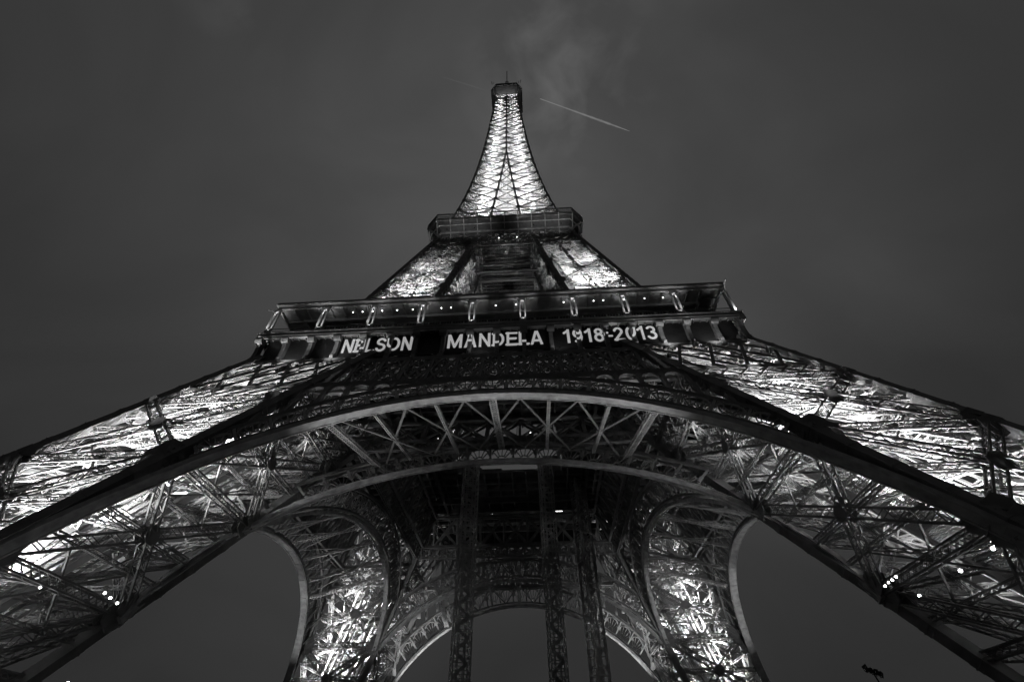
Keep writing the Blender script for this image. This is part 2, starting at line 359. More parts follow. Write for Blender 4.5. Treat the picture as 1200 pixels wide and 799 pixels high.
# ================================================================== arches (one per side; outer face and inner face)
RZ = -5.32; R0 = 40.5; IA, IB, IZ = 35.4, 23.5, 12.35
def arc_pt(r, th, face):       # face: function z -> distance of the plane from the axis
    a, b_, zc = (IA, IB, IZ) if face is I else (R0, R0, RZ); d = r-R0
    z = zc + (b_+d)*math.cos(th); x = (a+d)*math.sin(th); return np.array([x, -face(z), z])
def build_arch(name, face, edge, band, soff, parent, th_end, inward, cells=31, mat='lit_tone'):
    """fan-filled arch band in one inclined face. band = radial depth, soff = soffit width"""
    n = np.array([0, -1., 0])
    ths = np.linspace(-th_end, th_end, 97)
    rim = Bars()
    for rr, hh, ww in ((R0+.22, .44, soff), (R0+.85, .16, .5)):
        P = np.array([arc_pt(rr, t, face) for t in ths]) + np.array([0, inward*(soff-.5)/2, 0]); 
        rad = np.array([[math.sin(t), 0, math.cos(t)] for t in (ths[:-1]+ths[1:])/2])
        rim.sweep(P, ww, hh, np.array([[math.sin(t), 0, math.cos(t)] for t in ths]))
    for e in (-1, 1):                          # edge angles along both sides of the soffit
        P = np.array([arc_pt(R0-.06, t, face) for t in ths]) + np.array([0, inward*(soff-.5)/2+e*(soff/2-.1), 0]); rim.sweep(P, .13, .1, np.array([[math.sin(t), 0, math.cos(t)] for t in ths]))
    # raised splice plates across the soffit
    for t in np.linspace(-th_end, th_end, 20):
        a = arc_pt(R0-.03, t-.003, face)+np.array([0, inward*(soff-.5)/2, 0]); c = arc_pt(R0-.03, t+.003, face)+np.array([0, inward*(soff-.5)/2, 0])
        rim.add(a, c, soff*.985, .09, (math.sin(t), 0, math.cos(t)))
    root = rim.build(name, M[mat], parent)
    def inside(P, m=.1): return abs(P[0]) < edge(P[2]) - m
    thx = [t for t in ths if inside(arc_pt(R0+band, t, face), -.8)]
    P = np.array([arc_pt(R0+band, t, face) for t in thx]); rad = np.array([[math.sin(t), 0, math.cos(t)] for t in thx])
    for dy in (0, .9*inward):
        ex = Bars(); ex.sweep(P+[0, dy, 0], .35, .5, rad); ex.build('extrados_rim', M['iron'], root)
    P2 = np.array([arc_pt(R0+.95, t, face) for t in thx]); ex = Bars(); ex.sweep(P2, .3, .28, rad); ex.build('fan_sill', M['iron'], root)
    da = 2*th_end/cells
    gr = Bars()
    r_lo, r_hi = R0+1.1, R0+band-.25
    for k in range(cells+1):
        t = -th_end+da*k; A = arc_pt(r_lo, t, face); C = arc_pt(r_hi, t, face)
        if inside(C, -.6):
            for dy in (0, .9*inward): gr.add(A+[0, dy, 0], C+[0, dy, 0], .30, .18, n)
        if k == cells: break
        tm = t+da/2; p1, p2 = arc_pt(R0+2.5, tm-.01, face), arc_pt(R0+2.5, tm+.01, face); spd = math.hypot(p2[0]-p1[0], p2[2]-p1[2])/.02; hw = spd*da/2*.84
        if not inside(arc_pt(r_hi, tm, face), -.4): continue
        cr = (r_lo+r_hi)/2+.15; hub = (r_lo+.15, 0)
        def loc(dr, dx): return arc_pt(dr, tm+dx/spd, face)
        rr = min(hw, (r_hi-r_lo)*.48)
        ring = [loc(cr+(r_hi-cr-.1)*math.sin(a), hw*math.cos(a)) for a in np.linspace(-.3, math.pi+.3, 11)]
        gr.poly(ring, .19, .2, n)
        ring = [loc(r_lo+.2+.5*math.sin(a), .55*math.cos(a)) for a in np.linspace(0, math.pi, 6)]; gr.poly(ring, .1, .16, n)
        for a in np.linspace(.3, math.pi-.3, 5):
            e = loc(cr+(r_hi-cr-.15)*math.sin(a), hw*.97*math.cos(a)); s0 = loc(r_lo+.2+.5*math.sin(a), .55*math.cos(a))
            gr.add(s0, e, .10, .14, n)
        for a in (-1, 1):                     # little curls that fill the spandrels of every cell
            c0 = loc(r_hi-.35, a*hw*.86); gr.poly([c0+np.array([.22*math.cos(q), 0, .22*math.sin(q)]) for q in np.linspace(0, 2*math.pi, 7)], .07, .12, n)
    gr.build('fan_grille', M['lit_tone' if face is H else 'iron'], root)  # outer grille takes the lightened tone so the rear arch looks lit
    return root
def upto(face, z): return face(z)
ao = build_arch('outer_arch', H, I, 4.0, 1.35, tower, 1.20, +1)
# spandrel arcade: struts with round heads between arch and belt truss
n = np.array([0, -1., 0])
BZ = 39.0
for sg in (-1, 1):
    b = Bars()
    xs = np.arange(9.6, 30, 2.75)
    for k, x in enumerate(xs):
        zb = RZ+math.sqrt((R0+4.2)**2-x*x); zt = min(BZ, (43.7-x-.6)/SI)
        if zt-zb < .35: continue
        b.add((sg*x, -H(zb), zb), (sg*x, -H(zt), zt), .42, .5, n)
        if zt < BZ-.1: continue
        xm = x+1.375; zbm = RZ+math.sqrt((R0+4.2)**2-xm*xm)
        if (43.7-xm-.6)/SI < BZ-.6: continue
        hd = 1.2; zc = max(zbm+.1, BZ-.35-hd)
        hd = BZ-.3-zc
        b.poly([(sg*(xm+1.2*math.cos(q)), -H(zc+hd*math.sin(q)), zc+hd*math.sin(q)) for q in np.linspace(0, math.pi, 9)], .22, .5, n)
        for q in (.3, 2.84):
            b.add((sg*(xm+1.35*math.cos(q)), -H(BZ-.5)-.05, BZ-.25), (sg*(xm+1.0*math.cos(q)), -H(zc+hd*.7)-.05, zc+hd*.75), .5, .3, n)
    b.build('spandrel_arcade', M['iron'], ao)
# soffit bracing that ties outer arch to inner arch: posts and crosses
def sof(x, t):       # t 0 at outer rim, 1 at the head of the inner arch
    zo = RZ+math.sqrt((R0+.5)**2-x*x); zi = IZ+(IB+3.4)*math.sqrt(1-(x/(IA+3.4))**2)
    A = np.array([x, -H(zo)+1.4, zo]); C = np.array([x, -I(zi)-.3, zi]); return A*(1-t)+C*t
def sofx(x, t): return sof(x, t)
xp = [-18, -13.5, -6.75, 0, 6.75, 13.5, 18]
for k, x in enumerate(xp):
    b = Bars(); ww = .42 if k % 3 else .9
    lattice(b, sof(x, 0), sof(x, 1), ww, .5, (0, 0, 1), .14, .08, .6, 4, True)
    b.build('soffit_post', M['lit_tone'], ao)
for k, x in enumerate(xp):
    if abs(x) > 17: continue
    b = Bars(); h_ = 3.37; xl, xr = x-h_, x+h_
    for a, c, e in ((xl, xr, .0), (xr, xl, .12)):
        A, C = sof(a, 0), sof(c, 1); b.add(A+[0, 0, e], C+[0, 0, e], .27, .14, (0, 0, 1))
    gusset(b, sof(x, .5), (0, .6, -1), .6, .2)
    b.build('soffit_brace', M['iron'], ao)
quad_copies(ao, tower)
ai = build_arch('inner_arch', I, I, 4.0, .8, tower, 1.5, -1, 33, 'lit_tone')
quad_copies(ai, tower)

# ================================================================== belt trusses under the first floor
def truss(name, face, z0, z1, hw, pan, parent, cw=.6, bar=.32, fine=True, depth=1.2, sgn=1):
    b = Bars(); n = np.array([0, -1., 0])
    def P(x, z, d=0): return np.array([x, -face(z)+d*sgn, z])
    for d in (0, depth):
        for z in (z0, z1): b.add(P(-hw(z), z, d), P(hw(z), z, d), cw, cw*.8, n)
        nn = int(2*hw(z1)/pan); xs = np.linspace(-hw(z1), hw(z1), nn+1)
        for x in xs: b.add(P(x, z0, d), P(x, z1, d), .4, .3, n)
        for a, c in zip(xs[:-1], xs[1:]):
            m = (a+c)/2; zm = (z0+z1)/2
            for (p, q) in (((a, z0), (c, z1)), ((c, z0), (a, z1))): b.add(P(*p, d+.05), P(*q, d+.05), bar, .2, n)
            if fine:
                for (p, q) in (((a, zm), (m, z1)), ((a, zm), (m, z0)), ((c, zm), (m, z1)), ((c, zm), (m, z0))): b.add(P(*p, d-.08), P(*q, d-.08), bar*.7, .14, n)
                for (cx, cz) in ((m, z0+(z1-z0)*.25), (m, z0+(z1-z0)*.75), (a+(m-a)*.5, zm), (m+(c-m)*.5, zm)):
                    rr = (c-a)*.13; b.poly([P(cx+rr*math.cos(q), cz+rr*math.sin(q), d-.02) for q in np.linspace(0, 2*math.pi, 9)], .12, .1, n)
    for x in np.arange(-hw(z1), hw(z1), pan/2):
        b.add(P(x, z0, 0), P(x, z0, depth), .15); b.add(P(x, z1, 0), P(x, z1, depth), .15); b.add(P(x, z0, 0), P(x, z1, depth), .12)
    return b.build(name, M['iron'], parent)
tr = truss('belt_truss', H, 39.0, 46.2, lambda z: I(z)-.5, 3.35, tower, .7, .34); quad_copies(tr, tower)
tr = truss('inner_truss', I, 42.2, 47.6, lambda z: I(z)-.5, 5.2, tower, .55, .38, False, 1.0, 1); quad_copies(tr, tower)
tr = truss('inner_web', I, 40.3, 42.0, lambda z: I(z)-.5, 1.9, tower, .3, .2, False, .4, 1); quad_copies(tr, tower)

# ================================================================== first floor
fl = Bars()
G = 36.9; OP = 12.5
def ring(B, r0, r1, z0, z1, op=None):
    for k in range(4):
        c, s = (1, 0, -1, 0)[k], (0, 1, 0, -1)[k]
        pts = [(-r1, -r1), (r1, -r1), (r0, -r0), (-r0, -r0)]
        v = [(c*x-s*y, s*x+c*y, z) for z in (z0, z1) for x, y in pts]
        B.raw(v, [(0,3,2,1),(4,5,6,7),(0,1,5,4),(2,3,7,6)])
OX0, OX1, OY0, OY1 = -12., 10.8, -12., 6.3
fl.box((-33.6, -33.6, 51.9), (33.6, OY0, 52.5)); fl.box((-33.6, OY1, 51.9), (33.6, 33.6, 52.5)); fl.box((-33.6, OY0+.002, 51.9), (OX0, OY1-.002, 52.5)); fl.box((OX1, OY0+.002, 51.9), (33.6, OY1-.002, 52.5))
for x0, x1, z in ((-12, -7.6, 55.3), (-7.6, -6.6, 53.3), (6.9, 10.8, 55.6), (-6.6, -2.2, 52.9)): fl.box((x0, OY1+.05, 52.5), (x1, OY1+1.2, z))
for k in np.arange(-30, 31, 3.0):               # deck joists seen from beneath
    for a in (0, 1):
        def q(x, y, z): return (x, y, z) if a == 0 else (y, x, z)
        lo, hi, u0, u1 = (OX0, OX1, OY0, OY1) if a == 0 else (OY0, OY1, OX0, OX1)
        if k < lo-.2 or k > hi+.2: fl.add(q(k, -33, 51.3), q(k, 33, 51.3), .3, 1.1)
        else: fl.add(q(k, -33, 51.3), q(k, u0, 51.3), .3, 1.1); fl.add(q(k, u1, 51.3), q(k, 33, 51.3), .3, 1.1)
for y in (16, 21, 27, 32):
    for s in (-1, 1): fl.add((-33, s*y, 50.3), (33, s*y, 50.3), .5, 1.2); fl.add((s*y, -33, 50.35), (s*y, 33, 50.35), .5, 1.2)
ff = fl.build('first_floor', M['deck'], tower)
cb = Bars(); ring(cb, 33.62, G-.36, 52.6, 52.9); ring(cb, G-.35, G+.02, 51.95, 53.0); ring(cb, G-.25, G+.12, 53.01, 53.2); ring(cb, G+.03, G+.1, 52.3, 52.42)
for k in range(4):
    c, s = (1, 0, -1, 0)[k], (0, 1, 0, -1)[k]
    for x in np.arange(-G+1.02, G, 1.025):
        cb.add((c*x+s*(G-.37), s*x-c*(G-.37), 52.45), (c*x+s*35.65, s*x-c*35.65, 52.45), .16, .28)
cb.build('cornice', M['iron'], ff)
# frieze wall, recessed between the brackets
fr = Bars(); n_b = 18; sp = 2*(G-.45)/n_b
ring(fr, 35.3, 35.6, 48.4, 52.58)
ring(fr, 35.2, 35.95, 48.0, 48.39)
fr.build('frieze_wall', M['black'], ff)
con_mesh = None
prof = [(35.45, 47.2), (36.75, 46.4), (36.6, 47.4), (36.35, 48.6), (36.25, 49.6), (36.3, 50.6), (36.5, 51.4), (36.54, 52.3), (35.45, 52.3)]
def con_y(z): return float(np.interp(z, [47.4, 48.6, 49.6, 50.6, 51.4, 52.3], [36.6, 36.35, 36.25, 36.3, 36.5, 36.54]))
for k in range(4):
    for i in range(n_b+1):
        if i == n_b: continue
        x = -(G-.45)+sp*i
        if con_mesh is None:
            b = Bars(); b.prism([(y, z) for y, z in prof], (0, 0, 0), (0, -1, 0), (0, 0, 1), (1, 0, 0), .6)
            b.prism([(36.5+.5*math.cos(q), 51.75+.6*math.sin(q)) for q in np.linspace(0, 2*math.pi, 13)[:-1]], (0, 0, 0), (0, -1, 0), (0, 0, 1), (1, 0, 0), 1.1)
            b.prism([(36.25+.42*math.cos(q), 48.0+.5*math.sin(q)) for q in np.linspace(0, 2*math.pi, 11)[:-1]], (0, 0, 0), (0, -1, 0), (0, 0, 1), (1, 0, 0), .45)
            pass
            o = b.build('console_bracket', M['iron'], ff); con_mesh = o
        else: o = con_mesh.copy(); COL.objects.link(o); o.parent = ff
        o.rotation_euler.z = k*math.pi/2
        o.location = (x*math.cos(k*math.pi/2), x*math.sin(k*math.pi/2), 0)
# covered gallery: roof, twin posts, glazing, hanging beams
rf = Bars(); Gr = 36.6
ring(rf, 30.5, Gr, 59.95, 60.25); ring(rf, Gr-.3, Gr+.02, 60.27, 60.62); ring(rf, Gr-.5, Gr-.25, 59.35, 59.93); ring(rf, Gr+.03, Gr+.14, 60.0, 60.2)
ring(rf, 33.0, 33.3, 59.4, 59.94)
rf.build('gallery_roof', M['iron'], ff)
pm = None
for k in range(4):
    for i in range(0, n_b, 2):
        x = -(Gr-.35)+(2*(Gr-.35)/n_b)*i
        if pm is None:
            b = Bars()
            for d in (-.4, .4): b.add((d, -Gr+.35, 53.9), (d, -Gr+.35, 59.3), .24, .3, (0, 1, 0))
            b.add((-.52, -Gr+.35, 53.95), (.52, -Gr+.35, 53.95), .3, .34, (0, 0, 1)); b.add((-.5, -Gr+.35, 59.0), (.5, -Gr+.35, 59.0), .3, .6, (0, 0, 1)); b.add((-.42, -Gr+.35, 53.2), (.42, -Gr+.35, 53.2), .5, 1.0)
            for s in (-1, 1): b.poly([(s*(.4+1.5*(1-math.cos(q))), -Gr+.38, 57.9+1.5*math.sin(q)) for q in np.linspace(0, math.pi/2, 6)], .1, .12, (0, 1, 0))
            o = b.build('gallery_post', M['lit_tone'], ff); pm = o
        else: o = pm.copy(); COL.objects.link(o); o.parent = ff
        a = k*math.pi/2; o.rotation_euler.z = a; o.location = (x*math.cos(a), x*math.sin(a), 0)
b = Bars(); ring(b, 31.2, 31.35, 53.3, 59.9)
b.build('gallery_glazing', M['glass'], ff)
b = Bars()
for k in range(4):
    c, s = (1, 0, -1, 0)[k], (0, 1, 0, -1)[k]
    for x in np.arange(-30.5, 31, 2.03): b.add((c*x+s*31.5, s*x-c*31.5, 53.3), (c*x+s*31.5, s*x-c*31.5, 59.9), .1, .2)
    for z in (54.4,): b.add((-c*36.3+s*36.45, -s*36.3-c*36.45, z), (c*36.3+s*36.45, s*36.3-c*36.45, z), .08)
    for x in np.arange(-36.2, 36.3, .45): b.add((c*x+s*36.45, s*x-c*36.45, 53.2), (c*x+s*36.45, s*x-c*36.45, 54.4), .035)
    for x in np.arange(-34, 35, 2.03): b.add((c*x+s*33.3, s*x-c*33.3, 59.8), (c*x+s*36.2, s*x-c*36.2, 59.8), .1, .25)
b.build('balustrade', M['iron'], ff)

# ================================================================== legs from first to second floor
leg2 = Leg(H2, I2)
B2 = [54.2, 66.0, 77.5, 88.5, 98.5, 104.5]
l2 = make_leg('upper_leg', leg2, B2, [60, 72, 83, 93.5], 53.5, 109, .72, tower, (1.0, .8), 1.0, 2.5)
b = Bars()
for fx, fy in ((.3, .3), (.7, .3), (.3, .7), (.7, .7), (.15, .5), (.85, .5), (.5, .85)):
    P = np.array([leg2.at(fx, fy, z) for z in np.linspace(54, 108, 20)]); b.poly(P, .22, .5, (1, 1, 1))
for z in np.arange(55, 108, .8):
    q = [leg2.at(fx, fy, z) for fx, fy in ((.3, .3), (.7, .3), (.7, .7), (.3, .7))]; b.add(q[0], q[1], .1); b.add(q[3], q[2], .1); b.add(q[0], q[3], .1)
b.build('lift_track', M['track'], l2)
b = Bars(); n_ = 0
for z in np.arange(54.5, 107, 1.7):
    f0, f1 = ((.1, .9) if n_ % 2 == 0 else (.9, .1)); A = leg2.at(f0, .12, z); C = leg2.at(f1, .12, z+1.7)
    for e in ((0, 0, 0), (0, .8, 0)): b.add(A+np.array(e), C+np.array(e), .06, .28); b.add(A+np.array(e)+[0, 0, 1], C+np.array(e)+[0, 0, 1], .05)
    T = np.linspace(0, 1, 9)[:, None]; Q = A+(C-A)*T; b.add(Q, Q+[0, .8, 0], .25, .05); n_ += 1
b.build('staircase', M['iron'], l2)
for i in range(4):                              # close lattice over the head of each leg
    b = Bars(); j = (i+1) % 4; n = FN[i]
    A = lambda z, t: leg2.c(i, z)*(1-t)+leg2.c(j, z)*t
    for za, zb_, ce in ((98.5, 101, 7), (101, 104.5, 5), (104.5, 109, 5)):
        b.add(A(zb_, 0), A(zb_, 1), .35, .35, n)
        for k in range(-2, ce+2):
            for sg in (1, -1):
                pts = [A(za+(zb_-za)*t, (k+1.2*sg*t)/ce) for t in np.linspace(0, 1, 13) if 0 <= (k+1.2*sg*t)/ce <= 1]
                if len(pts) > 1: b.add(pts[0]+n*.1*sg, pts[-1]+n*.1*sg, .2, .1, n)
    b.build('lattice_web', M['iron'], l2)
quad_copies(l2, tower)

# ================================================================== second floor
b = Bars()
b.box((-18.2, -18.2, 109.2), (18.2, 18.2, 109.8))
for k in np.arange(-17, 17.1, 1.15): b.add((k, -17.5, 108.95), (k, 17.5, 108.95), .16, .36); b.add((-17.5, k, 108.95), (17.5, k, 108.95), .16, .3)
f2 = b.build('second_floor', M['deck'], tower)
for k in range(4):
    b = Bars(); n = np.array([0, -1., 0])
    for (za, zb_, pan, bar) in ((101, 104.6, 1.6, .2), (104.8, 109.0, 2.2, .26)):
        hw = I2(zb_)+.3; nn = int(round(2*hw/pan)); xs = np.linspace(-hw, hw, nn+1)
        for z in (za, zb_): b.add((-hw-.3, -H2(z), z), (hw+.3, -H2(z), z), .45, .4, n)
        for a, c in zip(xs[:-1], xs[1:]): b.add((a, -H2(za), za), (c, -H2(zb_), zb_), bar, .1, n); b.add((c, -H2(za)-.1, za), (a, -H2(zb_)-.1, zb_), bar, .1, n); b.add((a, -H2(za)-.2, za), (a, -H2(zb_)-.2, zb_), bar, .1, n)
        for z in (za,): b.add((-hw, -I2(z), z), (hw, -I2(z), z), .5, .5, n); b.add((-hw, -I2(z)-3, z), (hw, -I2(z)-3, z), .4, .4, n)
    b.build('belt_truss', M['iron'], f2, k*math.pi/2)
G2 = 21.15; CH = 3.0
def octo(r, ch): return [(-r+ch, -r), (r-ch, -r), (r, -r+ch), (r, r-ch), (r-ch, r), (-r+ch, r), (-r, r-ch), (-r, -r+ch)]
def oring(B, ra, cha, rb, chb, z0, z1):        # solid ring: outer octagon rb, inner ra
    a = octo(ra, cha); o = octo(rb, chb)
    for i in range(8):
        j = (i+1) % 8; v = [(*o[i], z0), (*o[j], z0), (*a[j], z0), (*a[i], z0), (*o[i], z1), (*o[j], z1), (*a[j], z1), (*a[i], z1)]
        B.raw(v, [(0,3,2,1),(4,5,6,7),(0,1,5,4),(2,3,7,6),(1,2,6,5),(3,0,4,7)])
def oslope(B, r0, c0, z0, r1, c1, z1, t=.12):
    a = octo(r0, c0); o = octo(r1, c1)
    for i in range(8):
        j = (i+1) % 8; v = [(*a[i], z0), (*a[j], z0), (*o[j], z1), (*o[i], z1)]; w = [(x*.993, y*.993, z+.05) for x, y, z in v]
        B.raw(v+w, [(0,1,2,3),(7,6,5,4),(0,4,5,1),(1,5,6,2),(2,6,7,3),(3,7,4,0)])
b = Bars()
oslope(b, 18.0, 1.2, 109.4, 20.6, 2.8, 111.6)
oring(b, 17.0, 1.0, G2, CH, 111.65, 112.0); oring(b, G2-.2, CH-.1, G2+.1, CH, 112.02, 112.4)
b.build('gallery_floor', M['deck'], f2)
b = Bars(); oring(b, 19.9, 2.45, 20.15, 2.55, 110.55, 110.75); oring(b, 18.4, 1.4, 18.8, 1.6, 109.0, 109.35); b.build('gallery_beam', M['lit_tone'], f2)
b = Bars()
oring(b, G2-.25, CH-.1, G2+.05, CH, 114.35, 114.65); oring(b, G2-.15, CH-.05, G2, CH, 113.2, 113.35)
o8 = octo(G2-.08, CH)
for i in range(8):
    A = np.array(o8[i]); C = np.array(o8[(i+1) % 8]); Ln = np.linalg.norm(C-A); k = int(Ln/.5)
    for t in np.linspace(0, 1, k+1): P = A+(C-A)*t; b.add((*P, 112.4), (*P, 114.4), .05)
b.build('balustrade', M['iron'], f2)
bm_ = None
for k in range(4):
    a = k*math.pi/2
    for i, x in enumerate(np.linspace(-G2+CH, G2-CH, 11)):
        if bm_ is None:
            b = Bars()
            b.prism([(17.75, 107.6), (18.3, 108.6), (19.1, 109.9), (20.2, 111.0), (G2-.05, 111.5), (G2+.12, 112.1), (G2+.12, 114.2), (G2-.1, 114.3), (G2-.25, 112.2), (20.3, 111.62), (17.8, 109.6)], (0, 0, 0), (0, -1, 0), (0, 0, 1), (1, 0, 0), .24)
            o = b.build('gallery_bracket', M['lit_tone'], f2); bm_ = o
        else: o = bm_.copy(); COL.objects.link(o); o.parent = f2
        o.rotation_euler.z = a; o.location = (x*math.cos(a), x*math.sin(a), 0)
b = Bars(); ring(b, 13.5, 14.5, 112.1, 115.6)
b.build('pavilion_wall', M['glass'], f2)

# ================================================================== spire column
ZS = np.array([112, 127, 150, 179, 210, 240, 262, 276.]); SV = np.array([17.1, 14.55, 11.9, 9.35, 7.6, 6.3, 5.5, 5.2])
def SP(z): return float(np.interp(z, ZS, SV))
def SPs(z): return float(np.polyval(SPC, z))
SPC = np.polyfit(ZS, SV, 4)
def J(z): return max(0., 5.2*(182-z)/(182-110.))
zn = [112.0]
while zn[-1] < 262: zn.append(zn[-1] + 8.2 - (zn[-1]-112)/150*3.8)
zn[-1] = 264
sb = Bars()
# what stands inside: lift cage, landings, stair flights, guide rails
for x, y in ((-2.2, -2.2), (2.2, -2.2), (2.2, 2.2), (-2.2, 2.2), (0, -2.2), (0, 2.2), (-2.2, 0), (2.2, 0)): sb.add((x, y, 112), (x, y, 268), .28)
for z in np.arange(112, 268, 1.25):
    for s in (-1, 1): sb.add((-2.2, s*2.2, z), (2.2, s*2.2, z), .2); sb.add((s*2.2, -2.2, z), (s*2.2, 2.2, z), .2); sb.add((-2.2, s*2.2, z), (2.2, s*2.2, z+1.25), .12); sb.add((2.2, s*2.2, z), (-2.2, s*2.2, z+1.25), .12)
sp_root = sb.build('spire_column', M['lit_tone'], tower)
b = Bars()
for z in np.arange(113, 262, 1.9):              # diaphragm lattices and flights between corners
    s = SPs(z)-.5; r = np.random.default_rng(int(z*10))
    for k in range(4):
        c, sn = (1, 0, -1, 0)[k], (0, 1, 0, -1)[k]
        q = lambda x, y, zz: np.array([c*x-sn*y, sn*x+c*y, zz])
        b.add(q(-s, -s*.55, z-1), q(s*.1, -s*.7, z+1.6), .15, .12); b.add(q(s, -s*.8, z-.6), q(-s*.1, -s*.6, z+1.8), .15, .12)
        b.add(q(-s, -s, z), q(0, -2.2, z+1.5), .16); b.add(q(s, -s, z), q(0, -2.2, z+1.5), .16)
        for e in (.2, .45, .7): b.add(q(-s*e, -s*.92, z-.8), q(-s*(e+.25), -s*.5, z+1.2), .13); b.add(q(s*e, -s*.92, z-.8), q(s*(e+.25), -s*.5, z+1.2), .13)
        x0 = r.uniform(-.8, .3)*s; b.add(q(x0, -s*.85, z), q(x0+s*.55, -s*.85, z+1.8), .32, .1, (0, 0, 1)); b.add(q(x0, -s*.85, z+1), q(x0+s*.55, -s*.85, z+2.8), .07)
b.build('inner_landing', M['lit_tone'], sp_root)
for k in range(4):
    a = k*math.pi/2; n = np.array([0, -1., 0])
    cg = Bars(); zz = np.linspace(112, 268, 40)
    cg.poly([(-SPs(z), -SPs(z), z) for z in zz], .62, .62, (0, 1, 0)); cg.build('corner_girder', M['iron'], sp_root, a)
    cg = Bars(); zz = np.linspace(112, 182, 20)
    for s in (-1, 1): cg.poly([(s*J(z), -SPs(z)-.05, z) for z in zz], .5, .5, (0, 1, 0))
    zz = np.linspace(182, 266, 20); cg.poly([(0, -SPs(z)-.05, z) for z in zz], .5, .5, (0, 1, 0))
    cg.build('middle_girder', M['iron'], sp_root, a)
    for za, zb_ in zip(zn[:-1], zn[1:]):
        b = Bars(); sa, sb_, ja, jb = SPs(za), SPs(zb_), J(za), J(zb_)
        for s in (-1, 1):
            b.add((s*sa, -sa, za), (s*jb, -sb_, zb_), .33, .26, n); b.add((s*ja, -sa-.1, za), (s*sb_, -sb_-.1, zb_), .33, .26, n)
            b.add((s*sb_, -sb_, zb_), (s*jb, -sb_, zb_), .3, .3, n)
            gusset(b, np.array([s*sb_*.985, -sb_-.3, zb_]), n, .75, .12, 6)
            gusset(b, np.array([s*jb, -sb_-.36, zb_]), n, .85, .12, 6)
        if ja > 1.2: b.add((-ja, -sa, za), (jb, -sb_, zb_), .26, .2, n); b.add((ja, -sa-.15, za), (-jb, -sb_-.15, zb_), .26, .2, n); b.add((-jb, -sb_, zb_), (jb, -sb_, zb_), .26, .2, n)
        b.build('cross_brace', M['iron'], sp_root, a)
# summit
b = Bars()
oring(b, 2.5, .6, 7.9, 2.2, 267.6, 268.2); oring(b, 7.0, 2.0, 8.3, 2.4, 268.22, 269.2); oring(b, 3, .8, 7.7, 2.2, 272.6, 273.2)
oring(b, 3.5, .9, 6.3, 1.8, 276.4, 277.0)
sm = b.build('summit_gallery', M['deck'], tower)
b = Bars(); oslope(b, 5.5, .8, 261.5, 7.9, 2.2, 267.5); b.build('summit_soffit', M['iron'], sm)
b = Bars(); oring(b, 4.8, 1.2, 5.6, 1.4, 268.3, 276.3); b.build('summit_cabin', M['iron'], sm)
b = Bars()
for i, (x, y) in enumerate(octo(7.5, 2.1)):
    x2, y2 = octo(7.5, 2.1)[(i+1) % 8]
    for t in np.linspace(0, 1, 8): P = (x+(x2-x)*t, y+(y2-y)*t); b.add((*P, 269), (*P, 272.7), .08)
    b.add((x, y, 250), (x*1.08, y*1.08, 268), .2) if False else None
for s in (-1, 1):
    for t in (-1, 1):
        b.add((s*6.1, t*6.1, 247), (s*7.9, t*6.6, 266.5), .16, .4); b.add((s*6.1, t*6.1, 247), (s*6.6, t*7.9, 266.5), .16, .4)
        b.add((s*7.6, t*7.6, 273), (s*7.9, t*7.9, 276.5), .25); b.add((s*6.8, t*7.8, 273), (s*6.8, t*7.8, 275.3), .2)
for k in range(14): x, y = rng.uniform(-7, 7, 2); b.add((x, -7.4, 273), (x, -7.4, 273+rng.uniform(.6, 2.4)), .16)
b.build('summit_mast_cage', M['lit_tone'], sm)
b = Bars(); 
for x, y in ((-.9, -.9), (.9, -.9), (.9, .9), (-.9, .9)): b.add((x*1.6, y*1.6, 277), (x, y, 300), .2)
for z in np.arange(277, 299, 1.6):
    for k in range(4):
        p = [(-.9, -.9), (.9, -.9), (.9, .9), (-.9, .9)]; f = 1.6-.6*(z-277)/23; A = p[k]; C = p[(k+1) % 4]; b.add((A[0]*f, A[1]*f, z), (C[0]*f, C[1]*f, z+1.6), .12)
b.add((0, 0, 298), (0, 0, 324), .45); b.add((-1, 0, 303), (1, 0, 303), .3); b.add((0, -1, 308), (0, 1, 308), .3)
b.build('antenna_mast', M['lit_tone'], sm)

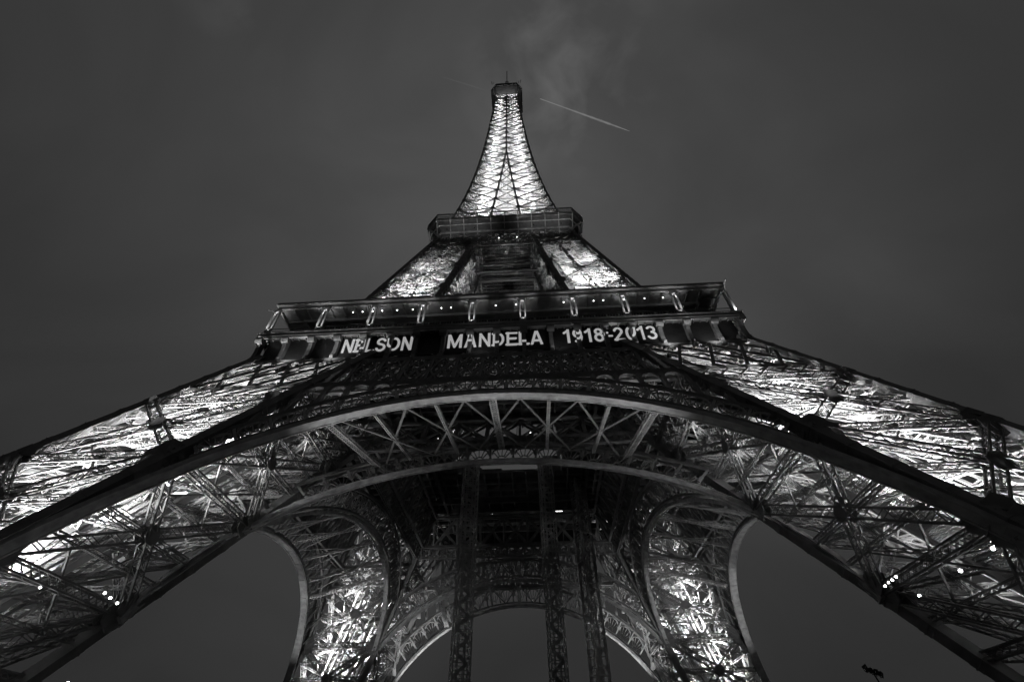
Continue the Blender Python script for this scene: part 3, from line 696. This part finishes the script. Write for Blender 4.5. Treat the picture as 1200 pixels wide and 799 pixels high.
# ================================================================== projected lettering, its light modelled as glowing strips on the frieze
def arc2(cx, cy, rx, ry, a0, a1, n=12): return [(cx+rx*math.cos(R(a)), cy+ry*math.sin(R(a))) for a in np.linspace(a0, a1, n)]
GL = {      # centre lines of bold sans-serif capitals on a 0..w by 0..1 field
 'N': (.74, [[(.1, 0), (.1, 1)], [(.12, .93), (.62, .07)], [(.64, 0), (.64, 1)]]), 'E': (.64, [[(.1, 0), (.1, 1)], [(.02, .92), (.62, .92)], [(.1, .52), (.57, .52)], [(.02, .08), (.64, .08)]]),
 'L': (.6, [[(.1, 0), (.1, 1)], [(.02, .08), (.6, .08)]]), 'O': (.86, [arc2(.43, .5, .34, .42, 90, 450, 25)]), 'D': (.74, [[(.1, 0), (.1, 1)], [(.02, .92), (.32, .92)]+arc2(.32, .5, .32, .42, 90, -90, 13)+[(.02, .08)]]),
 'M': (.92, [[(.1, 0), (.1, 1)], [(.13, .95), (.46, .08)], [(.46, .08), (.79, .95)], [(.82, 0), (.82, 1)]]), 'A': (.78, [[(.09, 0), (.36, .98)], [(.69, 0), (.42, .98)], [(.2, .29), (.58, .29)]]),
 'S': (.68, [arc2(.34, .72, .24, .2, 20, 180, 9)+arc2(.34, .70, .24, .17, 180, 262, 5)+arc2(.35, .29, .25, .22, 80, -90, 10)+arc2(.34, .28, .26, .21, -90, -160, 6)]),
 '1': (.5, [[(.34, 0), (.34, 1)], [(.08, .74), (.32, .9)]]), '9': (.64, [arc2(.31, .68, .22, .25, 0, 360, 19), arc2(.29, .42, .25, .35, 35, -115, 11)]), '8': (.64, [arc2(.31, .74, .19, .18, 0, 360, 17), arc2(.31, .3, .23, .23, 0, 360, 19)]),
 '-': (.4, [[(.05, .38), (.36, .38)]]), '2': (.64, [arc2(.3, .7, .22, .22, 165, -30, 12)+[(.1, .12)], [(.04, .08), (.58, .08)]]), '0': (.62, [arc2(.3, .5, .21, .42, 90, 450, 23)]),
 '3': (.64, [arc2(.29, .73, .21, .19, 150, -80, 11), arc2(.29, .3, .24, .23, 85, -155, 13)]), ' ': (.4, [])}
def word(txt, x0, x1, zc, h, label):
    # the words are light thrown on the frieze: where a bracket stands in the way they fall on its face instead
    gap = .1; tw = sum(GL[c][0]+gap for c in txt)-gap; f = (x1-x0)/tw; B = Bars(); x = 0; segs = []
    for c in txt:
        w_, st = GL[c]
        for q in st:
            P = np.array([(x0+(x+a)*f, zc+b_*h) for a, b_ in q]); segs += list(zip(P[:-1], P[1:]))
        x += w_+gap
    A = np.array([a for a, _ in segs]); D = np.array([b_ for _, b_ in segs])-A; DD = np.maximum((D**2).sum(1), 1e-9); sw = .068*h
    xs = np.arange(x0-.3, x1+.3, .04); dz = .07; rows = np.arange(zc, zc+h, dz); quads = []
    cons = -(G-.45)+sp*np.arange(n_b+1)
    for z in rows:
        p = np.stack([xs, np.full_like(xs, z+dz/2)], 1)[:, None]; t = np.clip(((p-A)*D).sum(2)/DD, 0, 1); d = np.linalg.norm(p-(A+D*t[..., None]), axis=2).min(1)
        st_ = np.where(d > sw, 0, np.where(np.abs(xs[:, None]-cons).min(1) < .32, 2, 1)); k = 0
        while k < len(xs):
            m = k
            while m < len(xs) and st_[m] == st_[k]: m += 1
            if st_[k]:
                y = -35.66 if st_[k] == 1 else -con_y(z)-.05
                quads.append(((xs[k], y, z), (xs[k]+(m-k)*.04, y, z), (xs[k]+(m-k)*.04, y, z+dz), (xs[k], y, z+dz)))
            k = m
    Q = np.array(quads).reshape(-1, 3); Bq = np.concatenate([Q, Q+[0, .03, 0]]); nq = len(quads); o = 4*nq
    B.raw(Bq, [(4*i, 4*i+1, 4*i+2, 4*i+3) for i in range(nq)] + [(o+4*i+3, o+4*i+2, o+4*i+1, o+4*i) for i in range(nq)])
    return tag(B.build('projected_lettering', M['letter']), label, 'sign', 'words lit up on the first floor frieze')
word('NELSON', -23.6, -12.9, 49.3, 2.85, 'projected white letters NELSON on the dark frieze, first of three words')
word('MANDELA', -7.55, 6.9, 49.3, 2.85, 'projected white letters MANDELA in the middle of the dark frieze')
word('1918-2013', 9.9, 23.9, 49.3, 2.85, 'projected white numerals 1918-2013 on the dark frieze after the two names')

# ================================================================== temporary lattice shafts standing on the ground inside the arches
def shaft(x, y, w, rot, top, label, sp_=1.0):
    b = Bars(); h = w/2
    pc = [(-h, -h), (h, -h), (h, h), (-h, h)]
    for p in pc: b.add((*p, 0), (*p, top), .2)
    for e in (-.33, .33):
        for s in (-1, 1): b.add((e*w, s*h, 0), (e*w, s*h, top), .12); b.add((s*h, e*w, 0), (s*h, e*w, top), .12)
    for z in np.arange(.4, top, sp_):
        for k in range(4):
            A, C = pc[k], pc[(k+1) % 4]; b.add((*A, z), (*C, z), .11)
            m = ((A[0]+C[0])/2, (A[1]+C[1])/2)
            if int(round(z/sp_)) % 2 == 0: b.add((*A, z), (*m, z+sp_), .08); b.add((*C, z), (*m, z+sp_), .08)
    r = b.build('lattice_shaft', M['scaf'], None, rot, (x, y, 0))
    b = Bars()
    for a in (-.16, .16):
        for c in (-.16, .16): b.add((a*w, c*w, 0), (a*w, c*w, top), .1)
    n_ = 0
    for z in np.arange(.5, top, 1.6): s = 1 if n_ % 2 else -1; b.add((-s*h*.8, 0, z), (s*h*.8, 0, z+1.6), .5, .1, (0, 1, 0)); n_ += 1
    b.build('guide_rail', M['scaf'], r)
    b = Bars(); b.box((-h-.4, -h-.4, .004), (h+.4, h+.4, .35)); b.build('base_plate', M['deck'], r)
    return tag(r, label, 'scaffold shaft', 'temporary lattice shafts under the first floor')
shaft(-8.0, 0.2, 2.7, R(18), 51.2, 'leftmost and widest of the three tall lattice shafts beneath the tower')
shaft(7.0, 0.2, 2.35, R(10), 51.2, 'middle of the three tall lattice shafts, standing under the far arch crown')
shaft(14.2, 10.0, 2.4, R(25), 51.2, 'rightmost and slimmest of the three tall lattice shafts beneath the tower', 1.3)

# ================================================================== floodlights
lights = []
def spot(P, T, energy, cone=120, blend=.6, size=.35, parent=None):
    ld = bpy.data.lights.new('spot_beam', 'SPOT'); ld.energy = energy; ld.spot_size = R(cone); ld.spot_blend = blend; ld.shadow_soft_size = size
    o = bpy.data.objects.new('spot_beam', ld); COL.objects.link(o); o.location = P
    o.rotation_euler = (Vector(T)-Vector(P)).to_track_quat('-Z', 'Y').to_euler(); return o
def flood_mesh():
    b = Bars(); k = 10
    for (r0, r1, z0, z1) in ((.16, .28, -.3, -.05), (.28, .34, -.05, .22)):
        v = [(r0*math.cos(2*math.pi*i/k), r0*math.sin(2*math.pi*i/k), z0) for i in range(k)] + [(r1*math.cos(2*math.pi*i/k), r1*math.sin(2*math.pi*i/k), z1) for i in range(k)]
        b.raw(v, [(i, (i+1) % k, k+(i+1) % k, k+i) for i in range(k)] + [tuple(range(k))[::-1]])
    b.add((-.4, 0, 0), (-.4, 0, -.5), .05); b.add((.4, 0, 0), (.4, 0, -.5), .05); b.add((-.4, 0, -.5), (.4, 0, -.5), .06)
    o = b.build('floodlight', M['black']); l = Bars()
    v = [(.27*math.cos(2*math.pi*i/k), .27*math.sin(2*math.pi*i/k), .02) for i in range(k)] + [(0.0, 0.0, .11)]
    l.raw(v, [(i, (i+1) % k, k) for i in range(k)] + [tuple(range(k))[::-1]]); l.build('lens', M['lamp'], o); return o
flood0 = flood_mesh(); used = [False]
def flood(P, T, label, group, sc=1.0):
    if used[0]: o = copy_tree(flood0)
    else: o = flood0; used[0] = True
    o.location = P; o.scale = (sc,)*3; o.rotation_euler = (Vector(T)-Vector(P)).to_track_quat('Z', 'Y').to_euler()
    return tag(o, label, 'floodlight', group)
def rotp(P, k):
    c, s = (1, 0, -1, 0)[k], (0, 1, 0, -1)[k]; return (c*P[0]-s*P[1], s*P[0]+c*P[1], P[2])
LEGL = 'small black floodlight deep inside a brightly lit lower leg, aimed upward'
LEGU = 'small black floodlight in a leg above the first gallery, aimed upward'
# energies per level of the lower piers (front-left quadrant is rotated to the others)
PW = 46000.; PU = 150000.; PS = 13000.; PA = 20000.
for k in range(4):
    for z, e in ((3.2, .35), (9.5, .75), (15.6, 1.15), (21, 1.0), (26.4, .9), (31.5, .3)):
        for fx, fy in ((.3, .62), (.62, .3)):
            P = rotp(pier.at(fx, fy, z), k); T = rotp(pier.at(fx-.16, fy-.16, z+14), k)
            flood(P, T, LEGL, 'floodlights hidden in the lower legs', .9)
            d = (Vector(T)-Vector(P)).normalized(); spot(Vector(P)+d*.2, T, PW*e, 88, .8)
        if z > 9 and z < 27: Q = rotp(pier.at(.5, .5, z+1), k); spot(Q, rotp(pier.at(.62, .62, z+9), k), PW*.2, 125, .6)  # added fill beams without a fixture, lightening the side lattice from within
    for z, e in ((56, 1.0), (68, .8), (80, .5)):
        P = rotp(leg2.at(.42, .42, z), k); T = rotp(leg2.at(.28, .28, z+14), k)
        flood(P, T, LEGU, 'floodlights in the upper legs', .9)
        d = (Vector(T)-Vector(P)).normalized(); spot(Vector(P)+d*.2, T, PU*e, 84, .8)
for z in np.arange(113.5, 258, 11.0):
    s = SPs(z)*.62
    for k in range(4):
        P = rotp((-s, -s, z), k); T = rotp((-s*.4, -s*.4, z+9), k)
        flood(P, T, 'tiny floodlight inside the white-lit upper column of the tower', 'floodlights inside the upper column', .8)
        d = (Vector(T)-Vector(P)).normalized(); spot(Vector(P)+d*.2, T, PS*(SPs(z)/10)**1.4, 165, .4)
for x in (-4.5, 0, 4.5):  # added lamps that brighten the otherwise black summit soffit
    flood((x, -7.4, 257), (x*.9, -6.6, 267), 'tiny added fill light just under the summit gallery, aimed at its soffit', 'added fill lights under the summit', .7); spot((x, -7.4, 257.2), (x*.9, -6.4, 267), 600, 100, .8)
# beams that graze the arch soffits
AR = [(0, 13, -47, 10, -42.6, 35, PA, 46)]
for k in (1, 3): AR += [(k, 9, -49, 22, -45, 30, PA*.7, 44), (k, 8, -38, 23, -28, 29, PA*.7, 44)]
for k in (1, 3): AR += [(k, 11, -49, 7, -42.8, 35, PA*.28, 50)]
AR += [(2, 12, -43, 24, -45.5, 28, PA*3.6, 42)]
for k, x0, y0, x1, y1, z1, e, c in AR:
    for sx in (-1, 1):
        P, T = rotp((sx*x0, y0, 1.2), k), rotp((sx*x1, y1, z1), k)
        flood(P, T, 'black ground floodlight beneath an arch, aimed at its curve', 'ground floodlights beneath the arches', 1.3)
        d = (Vector(T)-Vector(P)).normalized(); spot(Vector(P)+d*.2, T, e, c, .8)
# added fill lamps on the belt truss and leg heads brightening the two galleries
for x in (-31, -24.5, 24.5, 31, -3, 9):
    P = (x, -37.9, 46.3); flood(P, (x+1, -36.2, 52), 'added small fill light on the truss under the first gallery, aimed at its cornice', 'added fill lights under the first gallery', .35)
    spot((x, -37.9, 46.5), (x+1, -35.8, 52), 420 if abs(x) > 10 else 120, 110, .8)
for x in (-14.5, -7.5, 7.5, 14.5):
    P = (x, -22.5, 104.4); flood(P, (x, -21, 113), 'added small fill light below the second gallery, aimed at its brackets', 'added fill lights under the second gallery', .6)
    spot((x, -22.5, 104.6), (x, -20.6, 112), 330, 110, .8)

# lamps one can see shining from the sides of the two front legs
SGR = 'lamps shining on the front legs'
camp = tuple(CP)
def seen(P, label, sc): 
    T = Vector(camp) + Vector((0, 0, 6)); return flood(P, T, label, SGR, sc*.38)
for i, (P, w_) in enumerate((((-35.6, -39.9, 15.5), 'uppermost'), ((-35.6, -39.0, 15.35), 'middle one'), ((-35.6, -37.9, 15.2), 'lowest'))):
    seen(P, 'dazzling lamp on the left leg, %s of a slanting row of three' % w_, 1.05)
seen((-36.3, -45.6, 14.3), 'single bright lamp on the left leg between picture edge and the row of three', .9)
for i, (y, w_) in enumerate(((-39.6, 'rightmost'), (-38.95, 'second from the right'), (-38.3, 'second from the left'), (-37.6, 'leftmost'))):
    seen((35.75, y, 15.05-.05*i), 'dazzling lamp low on right leg, %s in its row of four' % w_, .95)
seen((36.5, -40.0, 13.4), 'lone bright lamp just below the row of four on the right leg', 1.0)
seen((36.4, -45.7, 13.5), 'bright oval lamp on the right leg beside a crossing girder', 1.15)
seen((36.4, -49.5, 13.7), 'bright lamp on the right leg closest to the picture edge', 1.15)

# small bulbs
def ball(B, P, r):
    v = []; f = []
    for i in range(1, 4):
        for j in range(8): a = math.pi*i/4; q = 2*math.pi*j/8; v.append((P[0]+r*math.sin(a)*math.cos(q), P[1]+r*math.sin(a)*math.sin(q), P[2]+r*math.cos(a)))
    v += [(P[0], P[1], P[2]+r), (P[0], P[1], P[2]-r)]
    for i in range(2):
        for j in range(8): f.append((i*8+j, i*8+(j+1) % 8, (i+1)*8+(j+1) % 8, (i+1)*8+j)[::-1])
    for j in range(8): f.append((j, (j+1) % 8, 24)); f.append((16+(j+1) % 8, 16+j, 25))
    B.raw(v, f)
b = Bars(); ball(b, (0, 0, 0), .085); bulb0 = b.build('bulb', M['bulb']); nb = [0]
def bulb(P, label, group, s=1.0):
    o = bulb0 if nb[0] == 0 else bulb0.copy()
    if nb[0]: COL.objects.link(o)
    nb[0] += 1; o.location = P; o.scale = (s,)*3; tag(o, label, 'bulb', group)
LB = 'small lit bulb hanging under the roof edge of the first floor gallery'
for u in (-24.2, -22.6, -20.9, -19.3, -16.8, -14.2, -9.4, -7.8, -0.4, 3.0, 10.8, 15.7, 17.3, 20.6, 24.0, 27.0): bulb((u, -35.0, 59.3), LB, 'bulbs under the gallery roof')
LB2 = 'small lit bulb low inside the first floor gallery behind the posts'
for u in (-8.3, -6.8, -3.6, -2.2, -.6, 1.2, 4.6, 6.2, 9.5): bulb((u, -33.3, 54.6), LB2, 'bulbs low inside the gallery', .85)
bulb((-5.7, 24, 50.9), 'single lit bulb beneath the far half of the deck, beside the left shaft', 'bulbs beneath the deck', 2.0)
bulb((13.1, 21, 49.9), 'single lit bulb beneath the deck, right of the middle shaft', 'bulbs beneath the deck', 1.6)
bulb((-10.4, -22, 42.5), 'lit bulb in the dark between the two front arches, left of centre', 'bulbs beneath the deck', 1.0)
bulb((4.4, -22, 43.0), 'lit bulb in the dark between the two front arches, right of centre', 'bulbs beneath the deck', .9)
bulb((-1.5, -19, 104.8), 'tiny lit bulb under the second floor, left of a pair', 'bulbs under the second floor', 1.3)
bulb((3.2, -19, 104.8), 'tiny lit bulb under the second floor, right of a pair', 'bulbs under the second floor', 1.3)
b = Bars(); b.add((-.9, 0, 0), (.9, 0, 0), .16, .12); tube = b.build('strip_light', M['bulb'], None, 0, (10.3, 23, 50.5)); tag(tube, 'short glowing strip light beneath the far deck, beside the middle shaft', 'strip light')
# little lamps washing the gallery posts and the roof edge over the front
def point(P, e, r=.1):
    ld = bpy.data.lights.new('post_lamp', 'POINT'); ld.energy = e; ld.shadow_soft_size = r; o = bpy.data.objects.new('post_lamp', ld); COL.objects.link(o); o.location = P
for i in range(0, n_b+1, 2):
    x = -(Gr-.35)+(2*(Gr-.35)/n_b)*i; P = (x, -Gr-.25, 53.5)
    spot(P, (x, -Gr+.3, 59.5), 900, 50, .8, .1); point((x, -Gr+.9, 58.6), 40)

# ================================================================== street furniture and contrail
def lamp_post(x, y, h):
    b = Bars(); b.add((0, 0, .004), (0, 0, .9), .34); b.add((0, 0, .9), (0, 0, h-.5), .15); b.add((0, 0, h-.5), (0, 0, h-.32), .3)
    r = b.build('street_lamp', M['black'], None, 0, (x, y, 0)); g_ = Bars(); ball(g_, (0, 0, h), .33); g_.build('globe', M['lamp'], r)
    tag(r, 'street lamp with a glaring globe at the bottom edge below the left leg', 'street lamp'); point((x, y, h+.45), 300, .3)
lamp_post(-23.0, -53.0, 6.37)
mast = Bars(); mx, my, mh = 36.9, -28.0, 10.15
mast.poly([(0, 0, .004), (0, 0, mh-1.6), (-.08, 0, mh-.9), (-.25, 0, mh-.25)], .14); mast.add((-1.0, 0, mh+.05), (.75, 0, mh-.35), .12)
mr = mast.build('lamp_mast', M['black'], None, 0, (mx, my, 0))
for i, (dx, dz, s) in enumerate(((-.95, .15, 1.0), (-.45, .0, .8), (.1, -.12, .95), (.62, -.3, .9))):
    b = Bars(); hw = .27*s
    b.raw([(-hw, -.2, -.28*s), (hw, -.2, -.28*s), (hw*1.2, -.25, .25*s), (-hw*1.2, -.25, .25*s), (-hw*.6, .3, -.15), (hw*.6, .3, -.15), (hw*.6, .28, .16), (-hw*.6, .28, .16)], [(0,1,2,3),(7,6,5,4),(0,4,5,1),(1,5,6,2),(2,6,7,3),(3,7,4,0)])
    b.add((0, 0, -.35), (0, 0, -.1), .08)
    o = b.build('lamp_head', M['black'], mr, 0, (dx-.05, 0, mh+dz)); o.rotation_euler = (R(-25+14*i), R(12*i-20), R(25*i-30))
mr.scale = (.72, .72, 1)
tag(mr, 'unlit black mast with a cluster of lamp heads against the sky at lower right', 'lamp mast')

def trail(name, ua, va, ub, vb, rad, estr, label, k=40, fade=(.2, .15)):
    D = 9000.; A = CP+dirpix(ua, va)*D; C = CP+dirpix(ub, vb)*D; d = (C-A); Ln = np.linalg.norm(d); d = d/Ln
    s1 = np.cross(d, fwd); s1 /= np.linalg.norm(s1); s2 = np.cross(s1, d); v = []; m = 8
    for i in range(k+1):
        t = i/k; r = rad*(.25+.75*t)*(1+.12*math.sin(i*1.7))*min(1, (1-t)*3+.12)
        for j in range(m): q = 2*math.pi*j/m; v.append(A+d*Ln*t+s1*r*math.cos(q)+s2*r*math.sin(q))
    f = [(i*m+j, i*m+(j+1) % m, (i+1)*m+(j+1) % m, (i+1)*m+j) for i in range(k) for j in range(m)]
    b = Bars(); b.raw(v, f)
    mt = bpy.data.materials.new(name+'_vapour_glow'); mt.use_nodes = True; t = mt.node_tree; t.nodes.clear()
    o_ = t.nodes.new('ShaderNodeOutputMaterial'); mx_ = t.nodes.new('ShaderNodeMixShader'); tr_ = t.nodes.new('ShaderNodeBsdfTransparent'); em = t.nodes.new('ShaderNodeEmission')
    em.inputs[1].default_value = estr; em.inputs[0].default_value = (1, 1, 1, 1)  # sunlight on the vapour put in as emission
    lw = t.nodes.new('ShaderNodeLayerWeight'); lw.inputs[0].default_value = .5
    ng = t.nodes.new('ShaderNodeTexNoise'); ng.inputs['Scale'].default_value = .004; ng.inputs['Detail'].default_value = 3
    ge = t.nodes.new('ShaderNodeNewGeometry'); t.links.new(ge.outputs['Position'], ng.inputs['Vector'])
    iv = t.nodes.new('ShaderNodeMath'); iv.operation = 'SUBTRACT'; iv.inputs[0].default_value = 1.0; t.links.new(lw.outputs['Facing'], iv.inputs[1])
    pw = t.nodes.new('ShaderNodeMath'); pw.operation = 'POWER'; pw.inputs[1].default_value = 2.6; t.links.new(iv.outputs[0], pw.inputs[0])
    ml = t.nodes.new('ShaderNodeMath'); ml.operation = 'MULTIPLY'; t.links.new(pw.outputs[0], ml.inputs[0]); t.links.new(ng.outputs['Fac'], ml.inputs[1])
    t.links.new(ml.outputs[0], mx_.inputs[0]); t.links.new(tr_.outputs[0], mx_.inputs[1]); t.links.new(em.outputs[0], mx_.inputs[2]); t.links.new(mx_.outputs[0], o_.inputs[0])
    o = b.build(name, mt); o.visible_shadow = True
    return tag(o, label, 'contrail')
trail('contrail', 633, 116, 738, 154, 27, .21, 'thin bright vapour trail slanting down the sky right of the summit')
trail('contrail', 520, 91, 572, 107, 20, .085, 'very faint stretch of vapour trail left of the summit')
